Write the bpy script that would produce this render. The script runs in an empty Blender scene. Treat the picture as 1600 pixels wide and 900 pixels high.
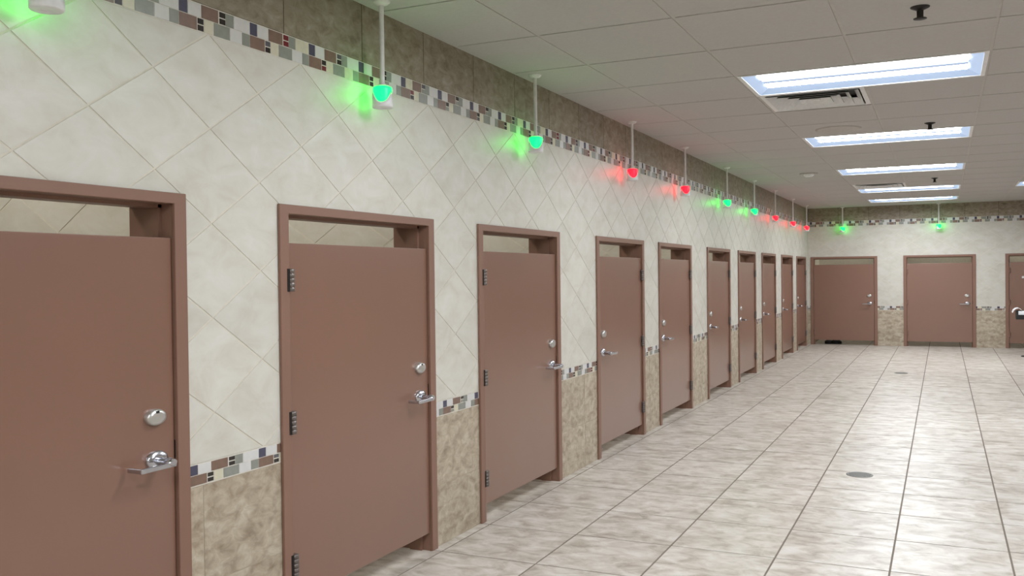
import bpy, bmesh, math, random
from mathutils import Vector, Matrix
random.seed(7)
scene = bpy.context.scene
COL = scene.collection

# ------------------------------------------------------------------ camera
CAM = Vector((2.7084, 0.0, 1.5968))
YAW, PITCH, ROLL, FPX = 0.4398, -0.0131, -0.0119, 1430.0
fw = Vector((-math.sin(YAW)*math.cos(PITCH), math.cos(YAW)*math.cos(PITCH), math.sin(PITCH)))
rt0 = Vector((math.cos(YAW), math.sin(YAW), 0)); up0 = rt0.cross(fw)
rt = rt0*math.cos(ROLL) + up0*math.sin(ROLL); up = -rt0*math.sin(ROLL) + up0*math.cos(ROLL)
cam_d = bpy.data.cameras.new('camera'); cam_d.sensor_width = 36.0; cam_d.lens = FPX/1600*36
cam_d.clip_start = 0.05; cam_d.clip_end = 100
cam = bpy.data.objects.new('camera', cam_d); COL.objects.link(cam)
cam.matrix_world = Matrix(((rt.x, up.x, -fw.x, CAM.x), (rt.y, up.y, -fw.y, CAM.y), (rt.z, up.z, -fw.z, CAM.z), (0, 0, 0, 1)))
scene.camera = cam

# ------------------------------------------------------------------ world, exposure
w = bpy.data.worlds.new('world'); scene.world = w; w.use_nodes = True
w.node_tree.nodes['Background'].inputs[0].default_value = (0.02, 0.02, 0.02, 1)
scene.view_settings.view_transform = 'Standard'; scene.view_settings.look = 'None'
scene.view_settings.gamma = 1.0; scene.view_settings.use_curve_mapping = False
scene.view_settings.exposure = 0.0

LENS_POWER = 30.5        # radiance of the fluorescent diffusers
LENS_COL = (0.935, 0.985, 1.03)
STALL_POWER = 28.0

# ------------------------------------------------------------------ dimensions
H, YB = 3.0087, 21.2172          # ceiling height, far wall
XR, YF = 8.2, -3.6               # right wall, wall behind the camera
WT = 0.215                       # wall thickness
SD = 2.3                         # stall depth
DOOR_W, DOOR_H, FACE = 1.380, 1.935, 0.062
DOORS = [2.030, 3.972, 5.922, 8.145, 10.064, 12.255, 14.20, 16.14, 18.18, 20.12]   # y centres, left wall
BDOORS = [0.748, 2.643, 4.56]                                                        # x centres, far wall
MZ0, MZ1 = 0.770, 0.857          # lower mosaic band
UZ0, UZ1 = 2.598, 2.712          # upper mosaic band
DU, DV = 0.589, 0.387            # diagonals of the wall tiles
CX0, CP, CY0, CPY = 0.559, 0.8128, 4.965, 0.838      # ceiling grid
FX0, FPX_, FY0, FPY = 0.658, 0.596, 6.488, 0.623     # floor tiles

def lin(r, g, b):
    f = lambda c: ((c/255+0.055)/1.055)**2.4 if c/255 > 0.04045 else c/255/12.92
    return (f(r), f(g), f(b), 1)

def project(p):
    d = Vector(p) - CAM; z = d.dot(fw)
    if z < 0.2: return None
    return (800+FPX*d.dot(rt)/z, 450-FPX*d.dot(up)/z)
def in_view(p, m=60):
    q = project(p); return q is not None and -m < q[0] < 1600+m and -m < q[1] < 900+m

# ------------------------------------------------------------------ materials
def new_mat(name):
    m = bpy.data.materials.new(name); m.use_nodes = True
    return m, m.node_tree.nodes, m.node_tree.links, m.node_tree.nodes['Principled BSDF']
def plain(name, col, rough=0.5, metal=0.0, spec=0.5, grain=0.06, scale=30, bump=0.0):
    m, n, l, b = new_mat(name)
    b.inputs['Roughness'].default_value = rough; b.inputs['Metallic'].default_value = metal
    b.inputs['Specular IOR Level'].default_value = spec
    geo = n.new('ShaderNodeNewGeometry'); nz = n.new('ShaderNodeTexNoise')
    nz.inputs['Scale'].default_value = scale; nz.inputs['Detail'].default_value = 3
    l.new(geo.outputs['Position'], nz.inputs['Vector'])
    rmp = n.new('ShaderNodeValToRGB')
    a, c = (1-grain), (1+grain)
    rmp.color_ramp.elements[0].position = 0.3; rmp.color_ramp.elements[1].position = 0.7
    rmp.color_ramp.elements[0].color = (col[0]*a, col[1]*a, col[2]*a, 1)
    rmp.color_ramp.elements[1].color = (min(1, col[0]*c), min(1, col[1]*c), min(1, col[2]*c), 1)
    l.new(nz.outputs['Fac'], rmp.inputs['Fac']); l.new(rmp.outputs['Color'], b.inputs['Base Color'])
    if bump:
        bp = n.new('ShaderNodeBump'); bp.inputs['Strength'].default_value = bump; bp.inputs['Distance'].default_value = 0.002
        l.new(nz.outputs['Fac'], bp.inputs['Height']); l.new(bp.outputs['Normal'], b.inputs['Normal'])
    return m
def stone(name, stops, scale, stretch=(1, 1, 1), rough=0.35, spec=0.5, vary=0.08, detail=6, bump=0.05, fine=None):
    """mottled glazed tile: noise in world space, shifted and tinted a little from tile to tile"""
    m, n, l, b = new_mat(name)
    b.inputs['Roughness'].default_value = rough; b.inputs['Specular IOR Level'].default_value = spec
    geo = n.new('ShaderNodeNewGeometry'); oi = n.new('ShaderNodeObjectInfo')
    mul = n.new('ShaderNodeVectorMath'); mul.operation = 'MULTIPLY'; mul.inputs[1].default_value = stretch
    l.new(geo.outputs['Position'], mul.inputs[0])
    sh = n.new('ShaderNodeMath'); sh.operation = 'MULTIPLY'; sh.inputs[1].default_value = 17.0
    l.new(oi.outputs['Random'], sh.inputs[0])
    add = n.new('ShaderNodeVectorMath'); add.operation = 'ADD'
    l.new(mul.outputs[0], add.inputs[0]); l.new(sh.outputs[0], add.inputs[1])
    nz = n.new('ShaderNodeTexNoise'); nz.inputs['Scale'].default_value = scale
    nz.inputs['Detail'].default_value = detail; nz.inputs['Roughness'].default_value = 0.62; nz.inputs['Distortion'].default_value = 0.5
    l.new(add.outputs[0], nz.inputs['Vector'])
    rmp = n.new('ShaderNodeValToRGB'); cr = rmp.color_ramp
    while len(cr.elements) < len(stops): cr.elements.new(0.5)
    for e, (p, c) in zip(cr.elements, stops): e.position = p; e.color = c
    l.new(nz.outputs['Fac'], rmp.inputs['Fac'])
    hsv = n.new('ShaderNodeHueSaturation')
    mr = n.new('ShaderNodeMapRange'); mr.inputs['To Min'].default_value = 1-vary; mr.inputs['To Max'].default_value = 1+vary
    l.new(oi.outputs['Random'], mr.inputs['Value']); l.new(mr.outputs['Result'], hsv.inputs['Value'])
    l.new(rmp.outputs['Color'], hsv.inputs['Color']); l.new(hsv.outputs['Color'], b.inputs['Base Color'])
    bp = n.new('ShaderNodeBump'); bp.inputs['Strength'].default_value = bump; bp.inputs['Distance'].default_value = 0.003
    l.new(nz.outputs['Fac'], bp.inputs['Height']); l.new(bp.outputs['Normal'], b.inputs['Normal'])
    return m
def glow(name, col, strength):
    m, n, l, b = new_mat(name)
    b.inputs['Base Color'].default_value = (0.8, 0.8, 0.8, 1); b.inputs['Roughness'].default_value = 0.4
    b.inputs['Emission Color'].default_value = (*col[:3], 1); b.inputs['Emission Strength'].default_value = strength
    return m
def frosted(name, col, alpha):
    m, n, l, b = new_mat(name)
    b.inputs['Base Color'].default_value = col; b.inputs['Roughness'].default_value = 0.25
    b.inputs['Alpha'].default_value = alpha
    return m

M = {}
M['tile'] = stone('cream_tile', [(0.28, lin(197, 191, 178)), (0.5, lin(206, 202, 192)), (0.72, lin(213, 210, 203))], 9.0, stretch=(0.6, 0.6, 1), rough=0.42, vary=0.035, detail=8)
M['brown_tile'] = stone('brown_mottled_tile', [(0.3, lin(140, 124, 104)), (0.47, lin(170, 155, 135)), (0.6, lin(186, 174, 155)), (0.75, lin(205, 196, 180))], 19.0, stretch=(0.6, 0.6, 1), rough=0.45, vary=0.05, detail=9)
M['border_tile'] = stone('shaded_border_tile', [(0.3, lin(112, 100, 82)), (0.47, lin(138, 126, 108)), (0.6, lin(150, 140, 124)), (0.75, lin(168, 160, 146))], 20.0, stretch=(0.6, 0.6, 1), rough=0.5, vary=0.05, detail=9)  # wainscot tile in darker colours, painting in the weak light near the ceiling
M['floor_tile'] = stone('floor_stone_tile', [(0.33, lin(155, 143, 130)), (0.46, lin(185, 175, 164)), (0.57, lin(201, 193, 184)), (0.7, lin(213, 207, 200))], 8.0, stretch=(0.8, 1.15, 1), rough=0.35, spec=0.36, vary=0.03, detail=9, bump=0.12)
M['grout_wall'] = plain('cream_grout', lin(214, 208, 194), 0.9, spec=0.1)
M['grout_floor'] = plain('grey_floor_grout', lin(126, 116, 106), 0.9, spec=0.1)
M['mos_grout'] = plain('white_mosaic_grout', lin(214, 208, 198), 0.8, spec=0.2)
M['door'] = plain('brown_door_paint', lin(128, 91, 74), 0.30, spec=0.8, grain=0.03, scale=2)
_b = M['door'].node_tree.nodes['Principled BSDF']; _b.inputs['Coat Weight'].default_value = 0.5; _b.inputs['Coat Roughness'].default_value = 0.3
M['frame'] = plain('brown_frame_paint', lin(135, 102, 87), 0.42, spec=0.4, grain=0.03, scale=2)
M['chrome'] = plain('satin_chrome', lin(196, 197, 204), 0.22, metal=1.0, grain=0.03)
M['nickel'] = plain('brushed_nickel', lin(205, 203, 200), 0.38, metal=0.9, grain=0.04)
M['hinge'] = plain('grey_hinge_steel', lin(120, 112, 108), 0.4, metal=0.7)
M['dark'] = plain('dark_metal', lin(38, 32, 30), 0.5, metal=0.3)
M['black'] = plain('black_plastic', lin(20, 20, 22), 0.45)
M['panel'] = plain('ceiling_panel_fibre', lin(188, 185, 182), 0.95, spec=0.1, grain=0.03, scale=60, bump=0.1)
M['grid'] = plain('ceiling_grid_paint', lin(190, 185, 179), 0.7, spec=0.2)
M['white'] = plain('white_enamel', lin(228, 228, 228), 0.4)
M['paper'] = plain('white_paper', lin(236, 236, 238), 0.85)
M['pipe'] = plain('white_pipe_paint', lin(226, 224, 222), 0.4)
M['plaster'] = plain('cream_plaster', lin(206, 200, 186), 0.7, spec=0.2)
M['drain'] = plain('drain_steel', lin(120, 118, 114), 0.4, metal=0.8)
M['speaker'] = plain('grey_grille', lin(184, 178, 172), 0.8)
M['lens'] = glow('fluorescent_diffuser', LENS_COL, LENS_POWER)
M['side_glow'] = glow('glowing_side_reflector', (0.50, 0.68, 1.0), 0.55)  # reflector sides and spine glow faintly in place of light caught from lenses
M['side_glow'].node_tree.nodes['Principled BSDF'].inputs['Base Color'].default_value = (0.22, 0.26, 0.32, 1)
M['stall_lens'] = glow('stall_lamp_diffuser', (0.98, 0.96, 0.90), STALL_POWER)
M['far_stall_lens'] = glow('far_stall_lamp_diffuser', (0.98, 0.96, 0.90), STALL_POWER*0.7)
M['green'] = glow('green_led_lens', (0.0003, 1.0, 0.026), 14.0)
M['red'] = glow('red_led_lens', (1.0, 0.002, 0.005), 12.0)
for k_, c_ in (('green', (0.0, 0.3, 0.1, 1)), ('red', (0.3, 0.0, 0.02, 1))): M[k_].node_tree.nodes['Principled BSDF'].inputs['Base Color'].default_value = c_
MOS = {'N': plain('mosaic_navy', lin(74, 72, 92), 0.25), 'W': plain('mosaic_white', lin(208, 206, 204), 0.25, grain=0.03),
       'T': plain('mosaic_beige', lin(204, 198, 176), 0.3), 'B': plain('mosaic_brown', lin(122, 97, 84), 0.3, grain=0.1),
       'G': plain('mosaic_grey', lin(136, 138, 130), 0.3, grain=0.08), 'K': plain('mosaic_black', lin(44, 38, 36), 0.2),
       'R': plain('mosaic_red', lin(112, 38, 44), 0.2), 'D': plain('mosaic_slate', lin(92, 90, 96), 0.25)}

# ------------------------------------------------------------------ mesh helpers
class MB:
    def __init__(s): s.v = []; s.f = []; s.sm = []
    def add(s, vs, fs, smooth=False):
        o = len(s.v); s.v += [tuple(v) for v in vs]
        for f in fs: s.f.append([i+o for i in f]); s.sm.append(smooth)
        return s
    def box(s, a, b):
        x0, y0, z0 = a; x1, y1, z1 = b
        return s.add([(x0, y0, z0), (x1, y0, z0), (x1, y1, z0), (x0, y1, z0), (x0, y0, z1), (x1, y0, z1), (x1, y1, z1), (x0, y1, z1)],
                     [(3, 2, 1, 0), (4, 5, 6, 7), (0, 1, 5, 4), (1, 2, 6, 5), (2, 3, 7, 6), (3, 0, 4, 7)])
    def bbox(s, a, b, r=0.004):
        """box with chamfered long edges"""
        bm = bmesh.new(); bmesh.ops.create_cube(bm, size=1)
        for v in bm.verts:
            v.co = Vector([(a[i]+b[i])/2 + v.co[i]*(b[i]-a[i]) for i in range(3)])
        bmesh.ops.bevel(bm, geom=list(bm.edges), offset=r, segments=2, affect='EDGES', profile=0.5)
        bm.verts.index_update()
        s.add([v.co[:] for v in bm.verts], [[v.index for v in f.verts] for f in bm.faces]); bm.free(); return s
    def prism(s, poly, mp, d0, d1):
        """polygon in (u, v), extruded along the depth d; mp(u, v, d) -> xyz"""
        n = len(poly)
        vs = [mp(u, v, d0) for u, v in poly] + [mp(u, v, d1) for u, v in poly]
        return s.add(vs, [list(range(n))[::-1], list(range(n, 2*n))] + [(i, (i+1) % n, (i+1) % n+n, i+n) for i in range(n)])
    def lathe(s, prof, c=(0, 0, 0), axis='Z', seg=24, sq=(1, 1), smooth=True):
        """profile (r, h) turned round an axis through c; sq squashes the two radial axes"""
        vs = []; fs = []
        for r, h in prof:
            for k in range(seg):
                a = 2*math.pi*k/seg; p, q = r*math.cos(a)*sq[0], r*math.sin(a)*sq[1]
                vs.append({'Z': (c[0]+p, c[1]+q, c[2]+h), 'Y': (c[0]+p, c[1]+h, c[2]+q), 'X': (c[0]+h, c[1]+p, c[2]+q)}[axis])
        for i in range(len(prof)-1):
            for k in range(seg):
                fs.append((i*seg+k, i*seg+(k+1) % seg, (i+1)*seg+(k+1) % seg, (i+1)*seg+k))
        s.add(vs, fs, smooth)
        n = len(prof)
        s.add(vs[:seg], [list(range(seg))[::-1]]); s.add(vs[(n-1)*seg:], [list(range(seg))])
        return s
    def mesh(s, name, mats):
        me = bpy.data.meshes.new(name); me.from_pydata(s.v, [], s.f); me.update()
        for m in (mats if isinstance(mats, (list, tuple)) else [mats]): me.materials.append(m)
        for p, k in zip(me.polygons, s.sm): p.use_smooth = k
        bm = bmesh.new(); bm.from_mesh(me); bmesh.ops.recalc_face_normals(bm, faces=bm.faces); bm.to_mesh(me); bm.free()
        return me
    def build(s, name, mats, parent=None, loc=None):
        return link(name, s.mesh(name, mats), parent, loc)
def link(name, me, parent=None, loc=None):
    o = bpy.data.objects.new(name, me); COL.objects.link(o)
    if parent: o.parent = parent
    if loc: o.location = loc
    return o
def tag(o, label=None, cat=None, group=None, kind=None):
    if label: o['label'] = label
    if cat: o['category'] = cat
    if group: o['group'] = group
    if kind: o['kind'] = kind
    return o
def empty(name, loc=(0, 0, 0), rz=0):
    o = bpy.data.objects.new(name, None); o.empty_display_size = 0.1; COL.objects.link(o)
    o.location = loc; o.rotation_euler = (0, 0, rz); return o
def copy_tree(o, parent=None):
    c = o.copy(); COL.objects.link(c); c.parent = parent
    for ch in list(o.children): copy_tree(ch, c)
    return c
def clip(poly, u0, u1, v0, v1):
    for ax, val, sgn in ((0, u0, 1), (0, u1, -1), (1, v0, 1), (1, v1, -1)):
        out = []
        for i, p in enumerate(poly):
            q = poly[(i+1) % len(poly)]
            a, b = sgn*(p[ax]-val), sgn*(q[ax]-val)
            if a >= 0: out.append(p)
            if (a >= 0) != (b >= 0):
                t = a/(a-b); out.append((p[0]+(q[0]-p[0])*t, p[1]+(q[1]-p[1])*t))
        poly = out
        if len(poly) < 3: return []
    ar = 0.5*abs(sum(poly[i][0]*poly[(i+1) % len(poly)][1]-poly[(i+1) % len(poly)][0]*poly[i][1] for i in range(len(poly))))
    return poly if ar > 2e-4 else []

# ------------------------------------------------------------------ floor
floor = MB().box((-SD-WT-0.3, YF-0.2, -0.12), (XR+0.2, YB+SD+WT+0.3, -0.003)).build('floor', M['grout_floor'])
tag(floor, 'beige mottled stone tile floor with dark grout lines', 'floor', kind='structure')
g = 0.0055
tile_me = MB().box((g-FPX_/2, g-FPY/2, -0.008), (FPX_/2-g, FPY/2-g, 0.0)).mesh('floor_tile', M['floor_tile'])
cand = []
for i in range(-5, 13):
    for j in range(-17, 29):
        x, y = FX0+FPX_*(i+0.5), FY0+FPY*(j+0.5)
        if x+FPX_/2 > XR-0.01 or y+FPY/2 > YB+SD or y < YF or (x < 0 and y > YB): continue
        if x < -SD: continue
        cand.append((x, y))
def tile_size(p):
    if not in_view((p[0], p[1], 0), 120): return 0
    a, b = project((p[0], p[1]-FPY/2, 0)), project((p[0], p[1]+FPY/2, 0))
    return abs(a[1]-b[1]) if a and b else 0
cand.sort(key=tile_size, reverse=True)
nearf = [c for c in cand if tile_size(c) > 4.5 and c[0] > 0 and c[1] < YB][:290]
for x, y in nearf: link('floor_tile', tile_me, floor, (x, y, 0))
rest = MB(); ns = set(nearf)
for x, y in cand:
    if (x, y) not in ns: rest.box((x+g-FPX_/2, y+g-FPY/2, -0.008), (x+FPX_/2-g, y+FPY/2-g, 0.0))
tag(rest.build('floor_tile_field', M['floor_tile'], floor), kind='stuff')

# ------------------------------------------------------------------ walls
WALLU = 0.032                                  # opening edge lies this far inside the frame's outer edge
def wall_core(spans, u0, u1):
    """boxes (u0, u1, z0, z1) of a wall with door openings at spans"""
    out = [(u0, u1, DOOR_H-WALLU, H+0.10)]; last = u0
    for c in spans:
        out.append((last, c-DOOR_W/2+WALLU, 0, DOOR_H-WALLU)); last = c+DOOR_W/2-WALLU
    out.append((last, u1, 0, DOOR_H-WALLU)); return out
lcore = MB(); TD = 0.006
for u0, u1, z0, z1 in wall_core(DOORS, YF, YB+WT): lcore.box((-WT, u0, z0), (-0.0024, u1, z1))
wall_left = lcore.build('wall_left', M['grout_wall'])
tag(wall_left, 'long left wall of cream diamond tile with mosaic borders and stall doors', 'wall', kind='structure')
bcore = MB()
for u0, u1, z0, z1 in wall_core(BDOORS, 0.0, XR): bcore.box((u0, YB+0.0024, z0), (u1, YB+WT, z1))
wall_back = bcore.build('wall_back', M['grout_wall'])
tag(wall_back, 'far end wall of cream tile with brown wainscot and stall doors', 'wall', kind='structure')
mpL = lambda u, v, d: (d, u, v)                # left wall: u = y, v = z, d = x
mpB = lambda u, v, d: (u, YB-d, v)             # far wall: u = x

def piers(spans, u0, u1):
    e = []; last = u0
    for c in spans: e.append((last, c-DOOR_W/2+0.004)); last = c+DOOR_W/2-0.004
    e.append((last, u1)); return e
LP, BP = piers(DOORS, YF, YB), piers(BDOORS, 0.0, XR)

gu, gv = 0.0075, 0.0049
def rhomb(cu, cv): return [(cu-DU/2+gu, cv), (cu, cv-DV/2+gv), (cu+DU/2-gu, cv), (cu, cv+DV/2-gv)]
rh_me = MB().prism(rhomb(0, 0), mpL, -TD, 0.0).mesh('wall_tile', M['tile'])
def diamond_field(wall, mp, prs, u0, u1, anchor, single):
    field = MB()
    k0, k1 = int((u0-anchor)/DU)-2, int((u1-anchor)/DU)+2
    for r in range(-9, 3):
        cv = 2.213 + r*DV/2 + DV/2
        for k in range(k0, k1):
            cu = anchor + k*DU + (0 if r % 2 else DU/2)
            if r % 2 == 0: cu = anchor + k*DU
            else: cu = anchor + k*DU + DU/2
            poly = rhomb(cu, cv)
            pcs = [clip(poly, u0, u1, DOOR_H-0.004, UZ0-0.003)]
            pcs += [clip(poly, a, b, MZ1+0.003, DOOR_H-0.004) for a, b in prs]
            pcs = [p for p in pcs if p]
            if not pcs: continue
            p3 = mp(cu, cv, 0)
            if single and in_view(p3, 90):
                full = sum(abs(sum(p[i][0]*p[(i+1) % len(p)][1]-p[(i+1) % len(p)][0]*p[i][1] for i in range(len(p))))/2 for p in pcs)
                if full > 0.995*2*(DU/2-gu)*(DV/2-gv):
                    link('wall_tile', rh_me, wall, (0, cu, cv))
                else:
                    mb = MB()
                    for p in pcs: mb.prism([(a-cu, b-cv) for a, b in p], mpL, -TD, 0.0)
                    mb.build('wall_tile', M['tile'], wall, (0, cu, cv))
            else:
                for p in pcs: field.prism(p, mp, -TD, 0.0)
    if field.v: tag(field.build('wall_tile_field', M['tile'], wall), kind='stuff')
diamond_field(wall_left, mpL, LP, YF, YB-0.002, 2.280+DU/2-DU/2, True)
diamond_field(wall_back, mpB, BP, 0.002, XR-0.002, 0.35, False)

def rect_tiles(wall, mp, pitch, off, u0, u1, z0, z1, prs, single, name, mat):
    field = MB(); k = int((u0-off)/pitch)-2
    while off+k*pitch < u1:
        poly = [(off+k*pitch+0.003, z0), (off+(k+1)*pitch-0.003, z0), (off+(k+1)*pitch-0.003, z1), (off+k*pitch+0.003, z1)]
        for a, b in prs:
            p = clip(poly, max(a, u0), min(b, u1), z0, z1)
            if not p: continue
            cu = sum(q[0] for q in p)/len(p); cv = (z0+z1)/2
            c3 = mp(cu, cv, 0)
            if single and in_view(c3, 40):
                mb = MB().prism([(q[0]-cu, q[1]-cv) for q in p], lambda u, v, d: tuple(Vector(mp(cu+u, cv+v, d))-Vector(c3)), -TD, 0.0)
                mb.build(name, mat, wall, c3)
            else: field.prism(p, mp, -TD, 0.0)
        k += 1
    if field.v: tag(field.build(name+'_field', mat, wall), kind='stuff')
for wall, mp, prs, u0, u1, off in ((wall_left, mpL, LP, YF, YB-0.002, 2.802), (wall_back, mpB, BP, 0.002, XR-0.002, 0.1)):
    for z0, z1 in ((0.001, 0.358), (0.363, MZ0-0.004)):
        rect_tiles(wall, mp, 0.622, off, u0, u1, z0, z1, prs, True, 'wainscot_tile', M['brown_tile'])
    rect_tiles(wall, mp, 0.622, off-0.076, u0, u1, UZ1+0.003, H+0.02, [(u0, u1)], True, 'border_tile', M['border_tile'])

M['border_grout'] = plain('brown_border_grout', lin(96, 86, 70), 0.9, spec=0.1)
M['wains_grout'] = plain('tan_wainscot_grout', lin(176, 164, 146), 0.9, spec=0.1)
for wall, mp, prs, u1 in ((wall_left, mpL, LP, YB-0.002), (wall_back, mpB, BP, XR-0.002)):
    u0 = YF if wall is wall_left else 0.002
    MB().prism([(u0, UZ1+0.0015), (u1, UZ1+0.0015), (u1, H+0.02), (u0, H+0.02)], mp, -TD, -0.0016).build('border_grout', M['border_grout'], wall)
    for a, b in prs:
        a, b = max(a, u0), min(b, u1)
        MB().prism([(a, 0.0), (b, 0.0), (b, MZ0-0.003), (a, MZ0-0.003)], mp, -TD, -0.0016).build('wainscot_grout', M['wains_grout'], wall)

TOP = [('N', 0, .044), ('W', .047, .118), ('B', .121, .215), ('P', .223, .257), ('G', .260, .305), ('W', .308, .405)]
BOT = [('B', 0, .094), ('P', .099, .131), ('T', .135, .187), ('G', .190, .281), ('W', .284, .355), ('G', .358, .405)]
mos_count = [0]
def mosaic(wall, mp, z0, z1, anchor, u0, u1, prs, limit):
    fields = {}
    zm = (z0+z1)/2; P = 0.408; k = int((u0-anchor)/P)-2
    rnd = random.Random(3)
    while anchor+k*P < u1:
        for row, (a0, a1) in ((TOP, (zm+0.0015, z1-0.003)), (BOT, (z0+0.003, zm-0.0015))):
            for c, s, e in row:
                items = []
                if c == 'P':
                    za = (a0+a1)/2
                    items = [(rnd.choice('KKDRK'), s, e, za+0.0025, a1-0.0015), (rnd.choice('RKDGK'), s, e, a0+0.0015, za-0.0025)]
                else:
                    cc = c
                    if c == 'W' and rnd.random() < 0.15: cc = 'T'
                    if c == 'B' and rnd.random() < 0.1: cc = 'G'
                    items = [(cc, s, e, a0, a1)]
                for cc, s_, e_, b0, b1 in items:
                    A, B = anchor+k*P+s_, anchor+k*P+e_
                    for pa, pb in prs:
                        p = clip([(A, b0), (B, b0), (B, b1), (A, b1)], max(pa, u0), min(pb, u1), b0, b1)
                        if not p: continue
                        cu = sum(q[0] for q in p)/4; cv = (b0+b1)/2; c3 = mp(cu, cv, 0)
                        if limit and cu < limit and mos_count[0] < 295 and in_view(c3, 10):
                            mos_count[0] += 1
                            wv, hv = (max(q[0] for q in p)-min(q[0] for q in p)), b1-b0
                            key = ('mosaic', cc, round(wv, 4), round(hv, 4))
                            me = CACHE.get(key)
                            if me is None:
                                me = CACHE[key] = MB().prism([(-wv/2, -hv/2), (wv/2, -hv/2), (wv/2, hv/2), (-wv/2, hv/2)], mpL, -TD, 0.0).mesh('mosaic_tile', MOS[cc])
                            link('mosaic_tile', me, wall, c3)
                        else: fields.setdefault(cc, MB()).prism(p, mp, -TD, 0.0)
        k += 1
    for cc, mb in fields.items(): tag(mb.build('mosaic_tile_field', MOS[cc], wall), kind='stuff')
    for pa, pb in prs:                                # grout bed behind the chips
        a, b = max(pa, u0), min(pb, u1)
        if b > a: MB().prism([(a, z0-0.002), (b, z0-0.002), (b, z1+0.001), (a, z1+0.001)], mp, -TD, -0.0014).build('mosaic_grout', M['mos_grout'], wall)
CACHE = {}
mosaic(wall_left, mpL, MZ0, MZ1, 2.730, YF, YB-0.002, LP, 9.0)
mosaic(wall_left, mpL, UZ0, UZ1, 2.715, YF, YB-0.002, [(YF, YB-0.002)], 7.6)
mosaic(wall_back, mpB, MZ0, MZ1, 0.05, 0.002, XR-0.002, BP, 0)
mosaic(wall_back, mpB, UZ0, UZ1, 0.05, 0.002, XR-0.002, [(0.002, XR-0.002)], 0)

tag(MB().box((XR, YF, 0), (XR+0.15, YB+WT, H+0.1)).build('wall_right', M['plaster']), 'plain cream right wall out of the picture', 'wall', kind='structure')
tag(MB().box((-WT, YF-0.15, 0), (XR+0.15, YF, H+0.1)).build('wall_front', M['plaster']), 'plain cream wall behind the viewer', 'wall', kind='structure')
# stalls: rear wall and tiled partitions
tag(MB().box((-WT-SD-0.12, YF, 0), (-WT-SD, YB+WT, H+0.1)).build('wall_stall_rear', M['plaster']), 'cream rear wall inside the left stalls', 'wall', kind='structure')
tag(MB().box((-WT, YB+WT+SD, 0), (XR, YB+WT+SD+0.12, H+0.1)).build('wall_far_stall_rear', M['plaster']), 'cream rear wall inside the far stalls', 'wall', kind='structure')
PART = [DOORS[0]-DOOR_W/2-0.28] + [(a+b)/2 for a, b in zip(DOORS, DOORS[1:])] + [DOORS[-1]+DOOR_W/2+0.28]
ords = ['before the nearest', 'nearest', 'second', 'third', 'fourth', 'fifth', 'sixth', 'seventh', 'eighth', 'ninth', 'last']
for n, y in enumerate(PART):
    wp = MB().box((-WT-SD, y+0.0024, 0), (-WT, y+0.10, H+0.1)).build('wall_partition', M['grout_wall'])
    tag(wp, 'tiled partition wall seen above the %s left stall door' % ords[n] if 0 < n < 5 else 'tiled partition wall beyond the %s left stall' % ords[n], 'wall', kind='structure')
    field = MB(); mpP = lambda u, v, d: (u, y-d, v)
    for r in range(-8, 4):
        cv = 1.826 + DV/2 + r*DV/2
        for k in range(-6, 2):
            cu = -0.475 + k*DU + (0 if r % 2 == 0 else DU/2)
            p = clip(rhomb(cu, cv), -WT-SD+0.002, -WT-0.002, MZ1, UZ0)
            if not p: continue
            c3 = (cu, y, cv)
            if 0 < n < 5 and 1.6 < cv < 2.15 and in_view(c3, 60):
                MB().prism([(a-cu, b-cv) for a, b in p], lambda u, v, d: (u, -d, v), -TD, 0.0).build('wall_tile', M['tile'], wp, c3)
            else: field.prism(p, mpP, -TD, 0.0)
    tag(field.build('wall_tile_field', M['tile'], wp), kind='stuff')
    MB().box((-WT-SD+0.002, y, 0), (-WT-0.002, y+0.0024, MZ1-0.004)).build('wainscot_panel', M['brown_tile'], wp)
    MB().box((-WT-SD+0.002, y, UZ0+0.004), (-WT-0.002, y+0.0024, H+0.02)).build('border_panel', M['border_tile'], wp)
for n, x in enumerate([-0.10, 1.695, 3.60, 5.6]):
    tag(MB().box((x-0.05, YB+WT, 0), (x+0.05, YB+WT+SD, H+0.1)).build('wall_partition', M['plaster']),
        'cream partition inside the far stalls, number %s from the corner' % ['one', 'two', 'three', 'four'][n], 'wall', kind='structure')

# ------------------------------------------------------------------ ceiling
ceiling = MB().box((-WT-SD-0.12, YF-0.15, H+0.14), (XR+0.15, YB+WT+SD+0.12, H+0.22)).build('ceiling', M['grid'])
tag(ceiling, 'white suspended ceiling of square panels on a grid', 'ceiling', kind='structure')
MB().box((-WT-SD, YF, H+0.10), (-WT, YB+WT+SD, H+0.14)).build('stall_ceiling_board', M['panel'], ceiling)
MB().box((0-WT, YB+WT, H+0.10), (XR, YB+WT+SD, H+0.14)).build('stall_ceiling_board', M['panel'], ceiling)
ROW1 = [-10, -6, -2, 2, 6, 10, 14, 17]; ROW2 = [-10, -2, 6, 14]
FIX = [(1, j) for j in ROW1] + [(4, j) for j in ROW2]          # left cell column, row
lit = {(i+d, j) for i, j in FIX for d in (0, 1)}
DIFF = [(1, 3), (1, 13)]
skip = lit | set(DIFF)
gx = lambda i: CX0 + CP*i
gy = lambda j: CY0 + CPY*j
pan_me = MB().box((-CP/2+0.009, -CPY/2+0.009, 0), (CP/2-0.009, CPY/2-0.009, 0.018)).mesh('ceiling_panel', M['panel'])
rest = MB(); np_ = 0
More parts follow.
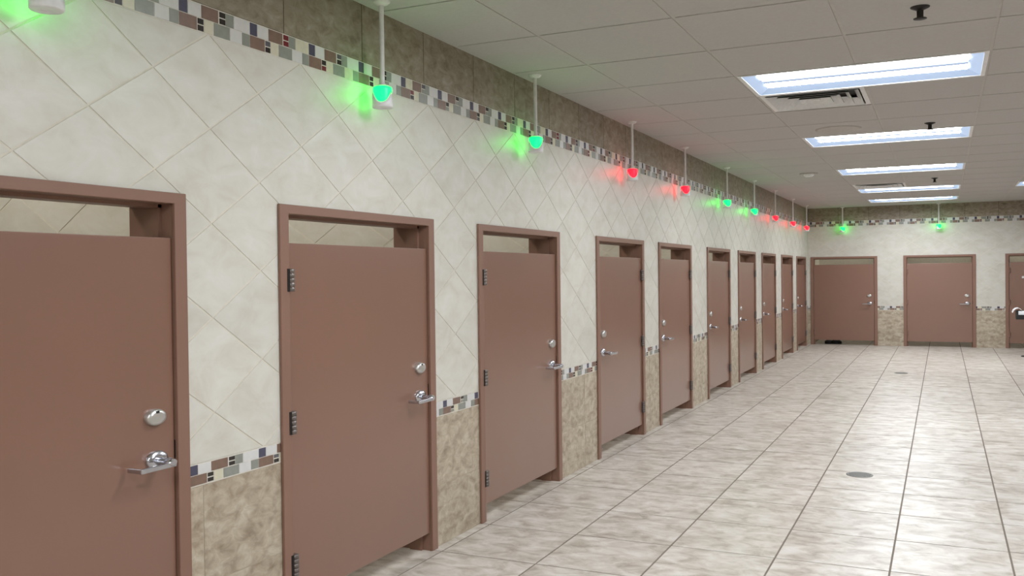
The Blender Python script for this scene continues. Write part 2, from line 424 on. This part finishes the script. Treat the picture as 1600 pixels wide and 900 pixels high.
for j in range(-11, 20):
    for i in range(-1, 10):
        x0, x1, y0, y1 = max(gx(i), 0.004), min(gx(i+1), XR-0.004), max(gy(j), YF+0.004), min(gy(j+1), YB-0.004)
        if x1-x0 < 0.05 or y1-y0 < 0.05 or (i, j) in skip: continue
        c3 = ((x0+x1)/2, (y0+y1)/2, H)
        full = x1-x0 > CP-0.01 and y1-y0 > CPY-0.01
        if in_view(c3, 90) and np_ < 295:
            np_ += 1
            if full: link('ceiling_panel', pan_me, ceiling, c3)
            else: MB().box((-(x1-x0)/2+0.007, -(y1-y0)/2+0.007, 0), ((x1-x0)/2-0.007, (y1-y0)/2-0.007, 0.018)).build('ceiling_panel', M['panel'], ceiling, c3)
        else: rest.box((x0+0.007, y0+0.007, H), (x1-0.007, y1-0.007, H+0.018))
tag(rest.build('ceiling_panel_field', M['panel'], ceiling), kind='stuff')
for i in range(0, 10):
    x = gx(i); segs = []; y = YF+0.002
    for (fi, fj) in sorted([f for f in FIX if f[0]+1 == i], key=lambda f: f[1]):
        if gy(fj) > y: segs.append((y, gy(fj)))
        y = max(y, gy(fj+1))
    segs.append((y, YB-0.002))
    for a, b in segs:
        if b-a > 0.02: MB().box((x-0.017, a, H+0.004), (x+0.017, b, H+0.03)).build('grid_runner', M['grid'], ceiling)
for j in range(-10, 20):
    if gy(j) < YB-0.05: MB().box((0.002, gy(j)-0.015, H+0.013), (XR-0.002, gy(j)+0.015, H+0.028)).build('grid_tee', M['grid'], ceiling)
MB().box((0.001, YF, H+0.001), (0.022, YB-0.001, H+0.006)).build('wall_angle', M['grid'], ceiling)
MB().box((0.023, YB-0.022, H+0.001), (XR, YB-0.001, H+0.006)).build('wall_angle', M['grid'], ceiling)

# ------------------------------------------------------------------ doors
def make_door():
    """local: +X viewer's left, +Y out of the wall, origin on the wall face at the floor; latch on viewer's right"""
    root = empty('door_1')
    hw = DOOR_W/2
    f = MB()
    for s in (-1, 1):
        a, b = sorted((s*hw, s*(hw-FACE)))
        f.bbox((a, 0.0005, 0.0), (b, 0.016, DOOR_H), 0.003)
        a, b = sorted((s*(hw-WALLU-0.001), s*(hw-FACE)))
        f.box((a, -WT-0.01, 0.0), (b, 0.001, DOOR_H-WALLU))
        a, b = sorted((s*(hw-FACE), s*(hw-FACE-0.018)))
        f.box((a, -0.13, 0.0), (b, -0.052, DOOR_H-FACE*0.62))
    f.bbox((-hw, 0.0006, DOOR_H-FACE*0.68), (hw, 0.0161, DOOR_H), 0.003)
    f.box((-hw+WALLU+0.001, -WT-0.01, DOOR_H-FACE*0.68), (hw-WALLU-0.001, 0.001, DOOR_H-WALLU-0.001))
    f.box((-hw+FACE, -0.13, DOOR_H-FACE*0.68-0.014), (hw-FACE, -0.052, DOOR_H-FACE*0.68))
    f.build('door_frame', M['frame'], root)
    pw = hw-FACE-0.0045
    p = MB().bbox((-pw, -0.045, 0.106), (pw, -0.001, 1.760), 0.0025).build('door_panel', M['door'], root)
    ux = -(pw-0.092)
    d = MB().lathe([(0.047, -0.001), (0.047, 0.012), (0.043, 0.020), (0.030, 0.023)], (ux+0.008, 0, 1.078), 'Y', 28, (1, 0.67)).build('deadbolt', M['nickel'], p)
    MB().box((ux+0.002, 0.0205, 1.094), (ux+0.018, 0.0235, 1.103)).build('indicator_slot', M['black'], p)
    lv = MB().lathe([(0.052, -0.001), (0.052, 0.006), (0.046, 0.014), (0.024, 0.017)], (ux, 0, 0.915), 'Y', 28, (1, 0.67))
    lv.lathe([(0.021, 0.010), (0.019, 0.055), (0.024, 0.066)], (ux, 0, 0.910), 'Y', 16, (1, 0.72))
    lv.lathe([(0.001, 0.064), (0.024, 0.066), (0.025, 0.082), (0.016, 0.090)], (ux, 0, 0.910), 'Y', 16, (1, 0.62))
    lv.bbox((ux-0.020, 0.070, 0.893), (ux+0.150, 0.086, 0.912), 0.004)
    lv.bbox((ux+0.134, 0.012, 0.894), (ux+0.1502, 0.0855, 0.911), 0.004)
    lv.build('lever_handle', M['chrome'], p)
    MB().box((-pw-0.004, -0.020, 0.90), (-pw+0.001, 0.001, 0.975)).build('latch_plate', M['dark'], p)
    for z in (1.590, 0.937, 0.280):
        h = MB().box((pw-0.022, -0.0005, z-0.052), (pw+0.0035, 0.002, z+0.052))
        for q in range(5):
            h.lathe([(0.015, -0.0098), (0.0165, -0.009), (0.0165, 0.009), (0.015, 0.0098)], (pw-0.008, 0.0145, z-0.042+q*0.021), 'Z', 10)
        hh = h.build('hinge', M['hinge'], p)
        MB().box((pw+0.0036, -0.0005, z-0.052), (pw+0.022, 0.0185, z+0.052)).build('hinge', M['dark'], p)
    return root
proto = make_door()
def mirror_tree(o):
    """a copy of the door handed the other way"""
    c = copy_tree(o)
    def rec(q):
        if q.type == 'MESH':
            me = q.data.copy()
            for v in me.vertices: v.co.x = -v.co.x
            bm = bmesh.new(); bm.from_mesh(me); bmesh.ops.reverse_faces(bm, faces=bm.faces); bm.to_mesh(me); bm.free()
            q.data = me
        for ch in q.children: rec(ch)
    rec(c); return c
proto_m = mirror_tree(proto)
dl = ['nearest brown stall door on left, cut off by the picture edge, lever at its right',
      'second brown stall door from the viewer, on left wall with three hinges on its left',
      'third brown stall door from the viewer on left wall, last with hinges on its left',
      'fourth brown stall door from the viewer on left wall, first with hinges on its right',
      'fifth brown stall door from the viewer on the left wall',
      'sixth brown stall door from the viewer on the left wall',
      'seventh brown stall door from the viewer on the left wall, fourth from far corner',
      'third brown stall door on left wall counting back from the far corner',
      'narrow-looking left-wall stall door next to last before the far corner',
      'last brown stall door on the left wall, right beside the far corner']
nd = 0; HINGE_PAINT = {}
for k, y in enumerate(DOORS):
    src = proto if k < 3 else proto_m
    o = src if k in (0, 3) else copy_tree(src)
    nd += 1; o.name = 'door_%d' % nd
    o.location = (0, y, 0); o.rotation_euler = (0, 0, -math.pi/2)
    tag(o, dl[k], 'door', 'brown stall doors', 'structure')
for k, x in enumerate(BDOORS):
    o = copy_tree(proto); nd += 1; o.name = 'door_%d' % nd
    o.location = (x, YB, 0); o.rotation_euler = (0, 0, math.pi)
    tag(o, ['brown stall door on the far wall nearest the left corner', 'brown stall door in the middle of the far wall',
            'brown stall door on far wall, cut off by right picture edge'][k], 'door', 'brown stall doors', 'structure')
    for pnl in o.children:
        for hc in pnl.children:
            if hc.name.startswith('hinge'): hc.data = HINGE_PAINT.setdefault(hc.data.name, hc.data.copy()); hc.data.materials[0] = M['frame']
    if k == 2:
        MB().bbox((0.335, -0.001, 1.43), (0.395, 0.008, 1.47), 0.002).build('door_plaque', M['white'], [c for c in o.children if c.name.startswith('door_panel')][0])

# ------------------------------------------------------------------ ceiling lights
def make_fixture():
    r = empty('ceiling_light'); X, Y_ = CP-0.006, CPY/2-0.006
    fl = MB(); w_ = 0.028
    for a, b in (((-X, -Y_), (X, -Y_+w_)), ((-X, Y_-w_), (X, Y_)), ((-X, -Y_+w_), (-X+w_, Y_-w_)), ((X-w_, -Y_+w_), (X, Y_-w_))):
        fl.box((a[0], a[1], -0.004), (b[0], b[1], 0.004))
    fl.build('flange', M['white'], r)
    xi, yi, xo, yo = X-w_-0.085, Y_-w_-0.115, X-w_, Y_-w_
    t = 0.030
    s = MB().add([(-xo, -yo, 0), (xo, -yo, 0), (xo, yo, 0), (-xo, yo, 0), (-xi, -yi, t), (xi, -yi, t), (xi, yi, t), (-xi, yi, t)],
                 [(0, 4, 5, 1), (1, 5, 6, 2), (2, 6, 7, 3), (3, 7, 4, 0)])
    s.build('side_reflector', M['side_glow'], r)
    hs = MB().box((-xo, -yo, 0.095), (xo, yo, 0.10))
    hs.add([(-xo, -yo, 0.004), (xo, -yo, 0.004), (xo, yo, 0.004), (-xo, yo, 0.004), (-xo, -yo, 0.095), (xo, -yo, 0.095), (xo, yo, 0.095), (-xo, yo, 0.095)],
           [(0, 1, 5, 4), (1, 2, 6, 5), (2, 3, 7, 6), (3, 0, 4, 7)])
    hs.build('housing', M['white'], r)
    MB().bbox((-xi, -0.040, t-0.014), (xi, 0.040, t+0.01), 0.006).build('centre_spine', M['side_glow'], r)
    for sgn in (-1, 1):
        a, b = (0.041, yi) if sgn > 0 else (-yi, -0.041)
        n = 8; vs = []; fs = []
        for q in range(n+1):
            tq = q/n; yy = a+(b-a)*tq; zz = t-0.010*math.sin(math.pi*tq)
            vs += [(-xi, yy, zz), (xi, yy, zz)]
        for q in range(n): fs.append((2*q, 2*q+1, 2*q+3, 2*q+2))
        MB().add(vs, fs, True).build('lens', M['lens'], r)
    return r
fx = make_fixture(); first = True
fl_lab = {(1, 2): 'largest and nearest fluorescent ceiling light, two bright bars in a white frame',
          (1, 6): 'second fluorescent ceiling light from the viewer in the main row',
          (1, 10): 'third fluorescent ceiling light from the viewer in the main row',
          (1, 14): 'fourth fluorescent ceiling light from the viewer in the main row',
          (1, 17): 'farthest fluorescent ceiling light of the main row, closest to end wall',
          (4, 14): 'fluorescent ceiling light cut off by the right picture edge'}
for i, j in FIX:
    o = fx if first else copy_tree(fx); first = False
    o.location = (gx(i+1), (gy(j)+gy(j+1))/2, H)
    tag(o, fl_lab.get((i, j), 'fluorescent ceiling light outside the picture'), 'ceiling light',
        'fluorescent ceiling lights' if (i, j) in fl_lab else 'fluorescent ceiling lights outside the picture')

def make_stall_lamp():
    r = empty('stall_lamp')
    MB().lathe([(0.30, 0.0), (0.30, -0.02), (0.27, -0.03), (0.27, 0.0)], (0, 0, 0), 'Z', 20).build('trim_ring', M['white'], r)
    MB().lathe([(0.268, -0.012), (0.23, -0.04), (0.02, -0.055)], (0, 0, 0), 'Z', 20).build('lamp_diffuser', M['stall_lens'], r)
    return r
sl = make_stall_lamp(); first = True
for c in [(-WT-1.0, y, H+0.10) for y in DOORS] + [(x, YB+WT+1.95, H+0.10) for x in BDOORS]:
    o = sl if first else copy_tree(sl); first = False
    if c[1] > YB+0.1:
        for ch in o.children:
            if ch.name.startswith('lamp_diffuser'): ch.data = ch.data.copy(); ch.data.materials[0] = M['far_stall_lens']
    o.location = c; tag(o, 'round ceiling lamp hidden inside a closed stall', 'ceiling light', 'lamps inside the stalls')

# ------------------------------------------------------------------ stall occupancy lights
def make_lamp(kind):
    r = empty('occupancy_light')           # origin at the ceiling
    zt, zb = 2.578-H, 2.464-H
    MB().lathe([(0.045, 0.0), (0.045, -0.006), (0.034, -0.016), (0.014, -0.022)], (0, 0, 0), 'Z', 20).build('ceiling_flange', M['pipe'], r)
    MB().lathe([(0.0125, -0.01), (0.0125, zt+0.012), (0.020, zt+0.006), (0.020, zt-0.002)], (0, 0, 0), 'Z', 14).build('pipe', M['pipe'], r)
    MB().lathe([(0.020, zt+0.003), (0.033, zt), (0.036, zt-0.004), (0.036, zt-0.012), (0.030, zt-0.013)], (0, 0, 0), 'Z', 24).build('lamp_cap', M['white'], r)
    h = zt-0.008
    MB().lathe([(0.036, h+0.002), (0.047, h-0.003), (0.0485, h-0.012), (0.046, h-0.05), (0.043, zb+0.012)], (0, 0, 0), 'Z', 28).build('led_lens', M[kind], r)
    seg = 64; vs = []; fs = []; th0 = math.radians(-63)
    for k in range(seg):
        a = 2*math.pi*k/seg
        e = 1-abs(math.cos(1.5*(a-th0)))**0.8
        top = zb+0.024 + (0.060)*e
        for rr in (0.0535, 0.0500):
            for z in (zb+0.015, top): vs.append((rr*math.cos(a), rr*math.sin(a), z))
    for k in range(seg):
        p, q = 4*k, 4*((k+1) % seg)
        fs += [(p, q, q+1, p+1), (p+2, p+3, q+3, q+2), (p+1, q+1, q+3, p+3)]
    MB().add(vs, fs, True).build('housing', M['white'], r)
    MB().lathe([(0.0535, zb+0.017), (0.0535, zb+0.004), (0.050, zb), (0.018, zb), (0.016, zb+0.003)], (0, 0, 0), 'Z', 24).build('lamp_base', M['white'], r)
    return r
lamps = {}
cols = ['green', 'green', 'green', 'red', 'red', 'green', 'green', 'red', 'red', 'red']
ll = ['glowing green occupancy light above the nearest stall door, cut off by top picture edge',
      'largest fully visible green occupancy light, hanging above the second left stall door',
      'green occupancy light hanging above the third left stall door',
      'red occupancy light above the fourth left stall door, nearest of the red ones',
      'red occupancy light above the fifth left stall door, second of the red ones',
      'green occupancy light above the sixth left stall door, beyond two red ones',
      'green occupancy light above the seventh left stall door',
      'red occupancy light above the eighth left stall door, just past the last left-wall green one',
      'red occupancy light above the ninth left stall door, between two other red ones',
      'farthest red occupancy light, hanging in the far corner above the last left door']
spots = [((0.12, y, H), c, l) for y, c, l in zip(DOORS, cols, ll)]
spots += [((BDOORS[0], YB-0.13, H), 'green', 'green occupancy light on far wall above the door nearest the corner'),
          ((BDOORS[1], YB-0.13, H), 'green', 'green occupancy light on far wall above the middle door'),]
for loc, c, l in spots:
    if c in lamps: o = copy_tree(lamps[c])
    else: o = lamps[c] = make_lamp(c)
    o.location = loc; tag(o, l, 'indicator light', 'stall occupancy lights')

# ------------------------------------------------------------------ ceiling fittings
def make_diffuser():
    r = empty('air_diffuser'); a = CP/2-0.014
    fr = MB(); w_ = 0.035
    for p, q in (((-a, -a), (a, -a+w_)), ((-a, a-w_), (a, a)), ((-a, -a+w_), (-a+w_, a-w_)), ((a-w_, -a+w_), (a, a-w_))):
        fr.box((*p, 0.0), (*q, 0.006))
    fr.build('diffuser_frame', M['white'], r)
    MB().box((-a+w_, -a+w_, 0.075), (a-w_, a-w_, 0.08)).build('duct_box', M['dark'], r)
    for k in range(4):
        o_, i_ = a-w_-0.008-k*0.075, a-w_-0.062-k*0.075
        lo, hi = -0.008, 0.05
        vs = []; fs = []
        for rad, z in ((o_, lo), (i_, hi)):
            for sx, sy in ((-1, -1), (1, -1), (1, 1), (-1, 1)): vs.append((sx*rad, sy*rad, z))
        for q in range(4): fs.append((q, (q+1) % 4, (q+1) % 4+4, q+4))
        mb = MB().add(vs, fs).add([(x_, y_, z_+0.004) for x_, y_, z_ in vs], fs)
        me = bpy.data.meshes.new('louver'); me.from_pydata(mb.v, [], mb.f); me.materials.append(M['white']); me.materials.append(M['dark'])
        for q in range(4, 8): me.polygons[q].material_index = 1  # upper louver faces coloured dark to stand for the shade inside the vent
        link('louver', me, r)
    MB().box((-0.03, -0.03, 0.0), (0.03, 0.03, 0.01)).build('centre_plate', M['white'], r)
    return r
df = make_diffuser()
for k, (i, j) in enumerate(DIFF):
    o = df if k == 0 else copy_tree(df)
    o.location = (gx(i)+CP/2, (gy(j)+gy(j+1))/2, H+0.002)
    tag(o, ['square louvred ceiling air vent right behind the nearest ceiling light', 'small far ceiling air vent in front of the fourth ceiling light'][k], 'air vent', 'ceiling air vents')
def make_sprinkler():
    r = empty('fire_sprinkler')
    MB().lathe([(0.050, 0.0), (0.048, -0.004), (0.026, -0.014), (0.018, -0.018)], (0, 0, 0), 'Z', 20).build('escutcheon', M['dark'], r)
    MB().lathe([(0.013, -0.010), (0.011, -0.060)], (0, 0, 0), 'Z', 12).build('stem', M['dark'], r)
    f = MB()
    f.box((-0.0165, -0.003, -0.062), (-0.011, 0.003, -0.020)); f.box((0.011, -0.003, -0.062), (0.0165, 0.003, -0.020))
    f.bbox((-0.017, -0.004, -0.0245), (0.017, 0.004, -0.0205), 0.001); f.bbox((-0.017, -0.004, -0.0615), (0.017, 0.004, -0.0575), 0.001)
    f.build('yoke', M['dark'], r)
    MB().lathe([(0.010, -0.058), (0.034, -0.061), (0.034, -0.064), (0.008, -0.066)], (0, 0, 0), 'Z', 16).build('deflector', M['dark'], r)
    return r
sp = make_sprinkler()
for k, y in enumerate([5.38, 9.614, 15.33]):
    o = sp if k == 0 else copy_tree(sp); o.location = (2.607, y, H)
    tag(o, ['nearest dark fire sprinkler on ceiling, at the top picture edge', 'dark fire sprinkler on ceiling just before the second ceiling light',
            'tiny far fire sprinkler on ceiling between third and fourth lights'][k], 'sprinkler', 'fire sprinklers')
r = empty('ceiling_speaker', (1.785, 9.56, H))
MB().lathe([(0.215, 0.0), (0.215, -0.005), (0.19, -0.010)], (0, 0, 0), 'Z', 32).build('rim', M['speaker'], r)
MB().lathe([(0.188, -0.009), (0.10, -0.0135), (0.01, -0.015)], (0, 0, 0), 'Z', 32).build('grille', M['speaker'], r)
tag(r, 'round grey speaker grille flush in ceiling before the second light', 'speaker')
r = empty('smoke_detector', (0.99, 13.62, H))
MB().lathe([(0.125, 0.0), (0.125, -0.012), (0.115, -0.016)], (0, 0, 0), 'Z', 28).build('base_plate', M['speaker'], r)
MB().lathe([(0.075, -0.014), (0.07, -0.035), (0.045, -0.05), (0.01, -0.053)], (0, 0, 0), 'Z', 24).build('sensor_dome', M['white'], r)
tag(r, 'small round smoke detector on ceiling left of the third light', 'smoke detector')

# ------------------------------------------------------------------ floor drains
def make_drain():
    r = empty('floor_drain')
    MB().lathe([(0.10, 0.0), (0.10, 0.003), (0.085, 0.004), (0.083, 0.001)], (0, 0, 0), 'Z', 28).build('rim', M['drain'], r)
    MB().lathe([(0.083, 0.0005), (0.083, 0.0012)], (0, 0, 0), 'Z', 28).build('well', M['dark'], r)
    gsl = MB()
    for k in range(-4, 5):
        L = math.sqrt(max(0, 0.08**2-(k*0.018)**2)); gsl.box((-L, k*0.018-0.005, 0.001), (L, k*0.018+0.005, 0.0035))
    gsl.build('grate', M['drain'], r)
    return r
dr = make_drain()
for k, (x, y) in enumerate([(2.110, 7.655), (2.112, 15.575)]):
    o = dr if k == 0 else copy_tree(dr); o.location = (x, y, 0)
    tag(o, ['round grey floor drain in the nearer tiles', 'small distant floor drain near the far wall'][k], 'drain', 'floor drains')

# ------------------------------------------------------------------ towel stand at the right picture edge
tx, ty = 4.13, 19.25
r = empty('towel_stand', (tx, ty, 0))
MB().lathe([(0.12, 0.0), (0.12, 0.012), (0.10, 0.02), (0.03, 0.026)], (0, 0, 0), 'Z', 28).build('base', M['black'], r)
MB().lathe([(0.022, 0.02), (0.022, 0.70)], (0, 0, 0), 'Z', 16).build('post', M['black'], r)
b = MB().box((-0.20, -0.14, 0.69), (0.20, 0.14, 0.705))
for p, q in (((-0.20, -0.14), (-0.185, 0.14)), ((0.185, -0.14), (0.20, 0.14)), ((-0.185, -0.14), (0.185, -0.125)), ((-0.185, 0.125), (0.185, 0.14))):
    b.box((p[0], p[1], 0.705), (q[0], q[1], 0.775 if abs(p[1]) == 0.14 and p[0] == -0.185 and q[1] < 0 else 0.85))
b.build('tray', M['black'], r)
t = MB().bbox((-0.17, -0.11, 0.706), (0.17, 0.11, 0.84), 0.02)
prof = [(-0.10, 0.842), (-0.13, 0.885), (-0.17, 0.905), (-0.21, 0.895), (-0.245, 0.865), (-0.262, 0.82)]
vs = []; fs = []
for px, pz in prof:
    for yy in (-0.10, 0.10):
        vs += [(px, yy, pz), (px+0.008, yy, pz-0.014)]
for k in range(len(prof)-1):
    a = 4*k; fs += [(a, a+2, a+6, a+4), (a+1, a+5, a+7, a+3), (a, a+4, a+5, a+1), (a+2, a+3, a+7, a+6)]
fs += [(0, 1, 3, 2), (len(vs)-4, len(vs)-2, len(vs)-1, len(vs)-3)]
t.add(vs, fs); t.build('paper_towels', M['paper'], r)
tag(r, 'black stand holding white paper towels at right picture edge before far door', 'stand')

# dark bundle glimpsed in the gap under the far door by the corner
bag = MB(); n = 14
for (cx_, rx, rz_) in ((0.40, 0.10, 0.052), (0.55, 0.12, 0.058)):
    bag.lathe([(0.02, rz_*1.6), (0.6, rz_*1.5), (0.95, rz_*0.9), (1.0, 0.03), (0.9, 0.0)], (cx_, YB+0.36, 0), 'Z', n, (rx, 0.11))
o = bag.build('dark_bundle', M['black'])
tag(o, 'low black bundle on floor seen under the far door nearest the corner', 'bag')
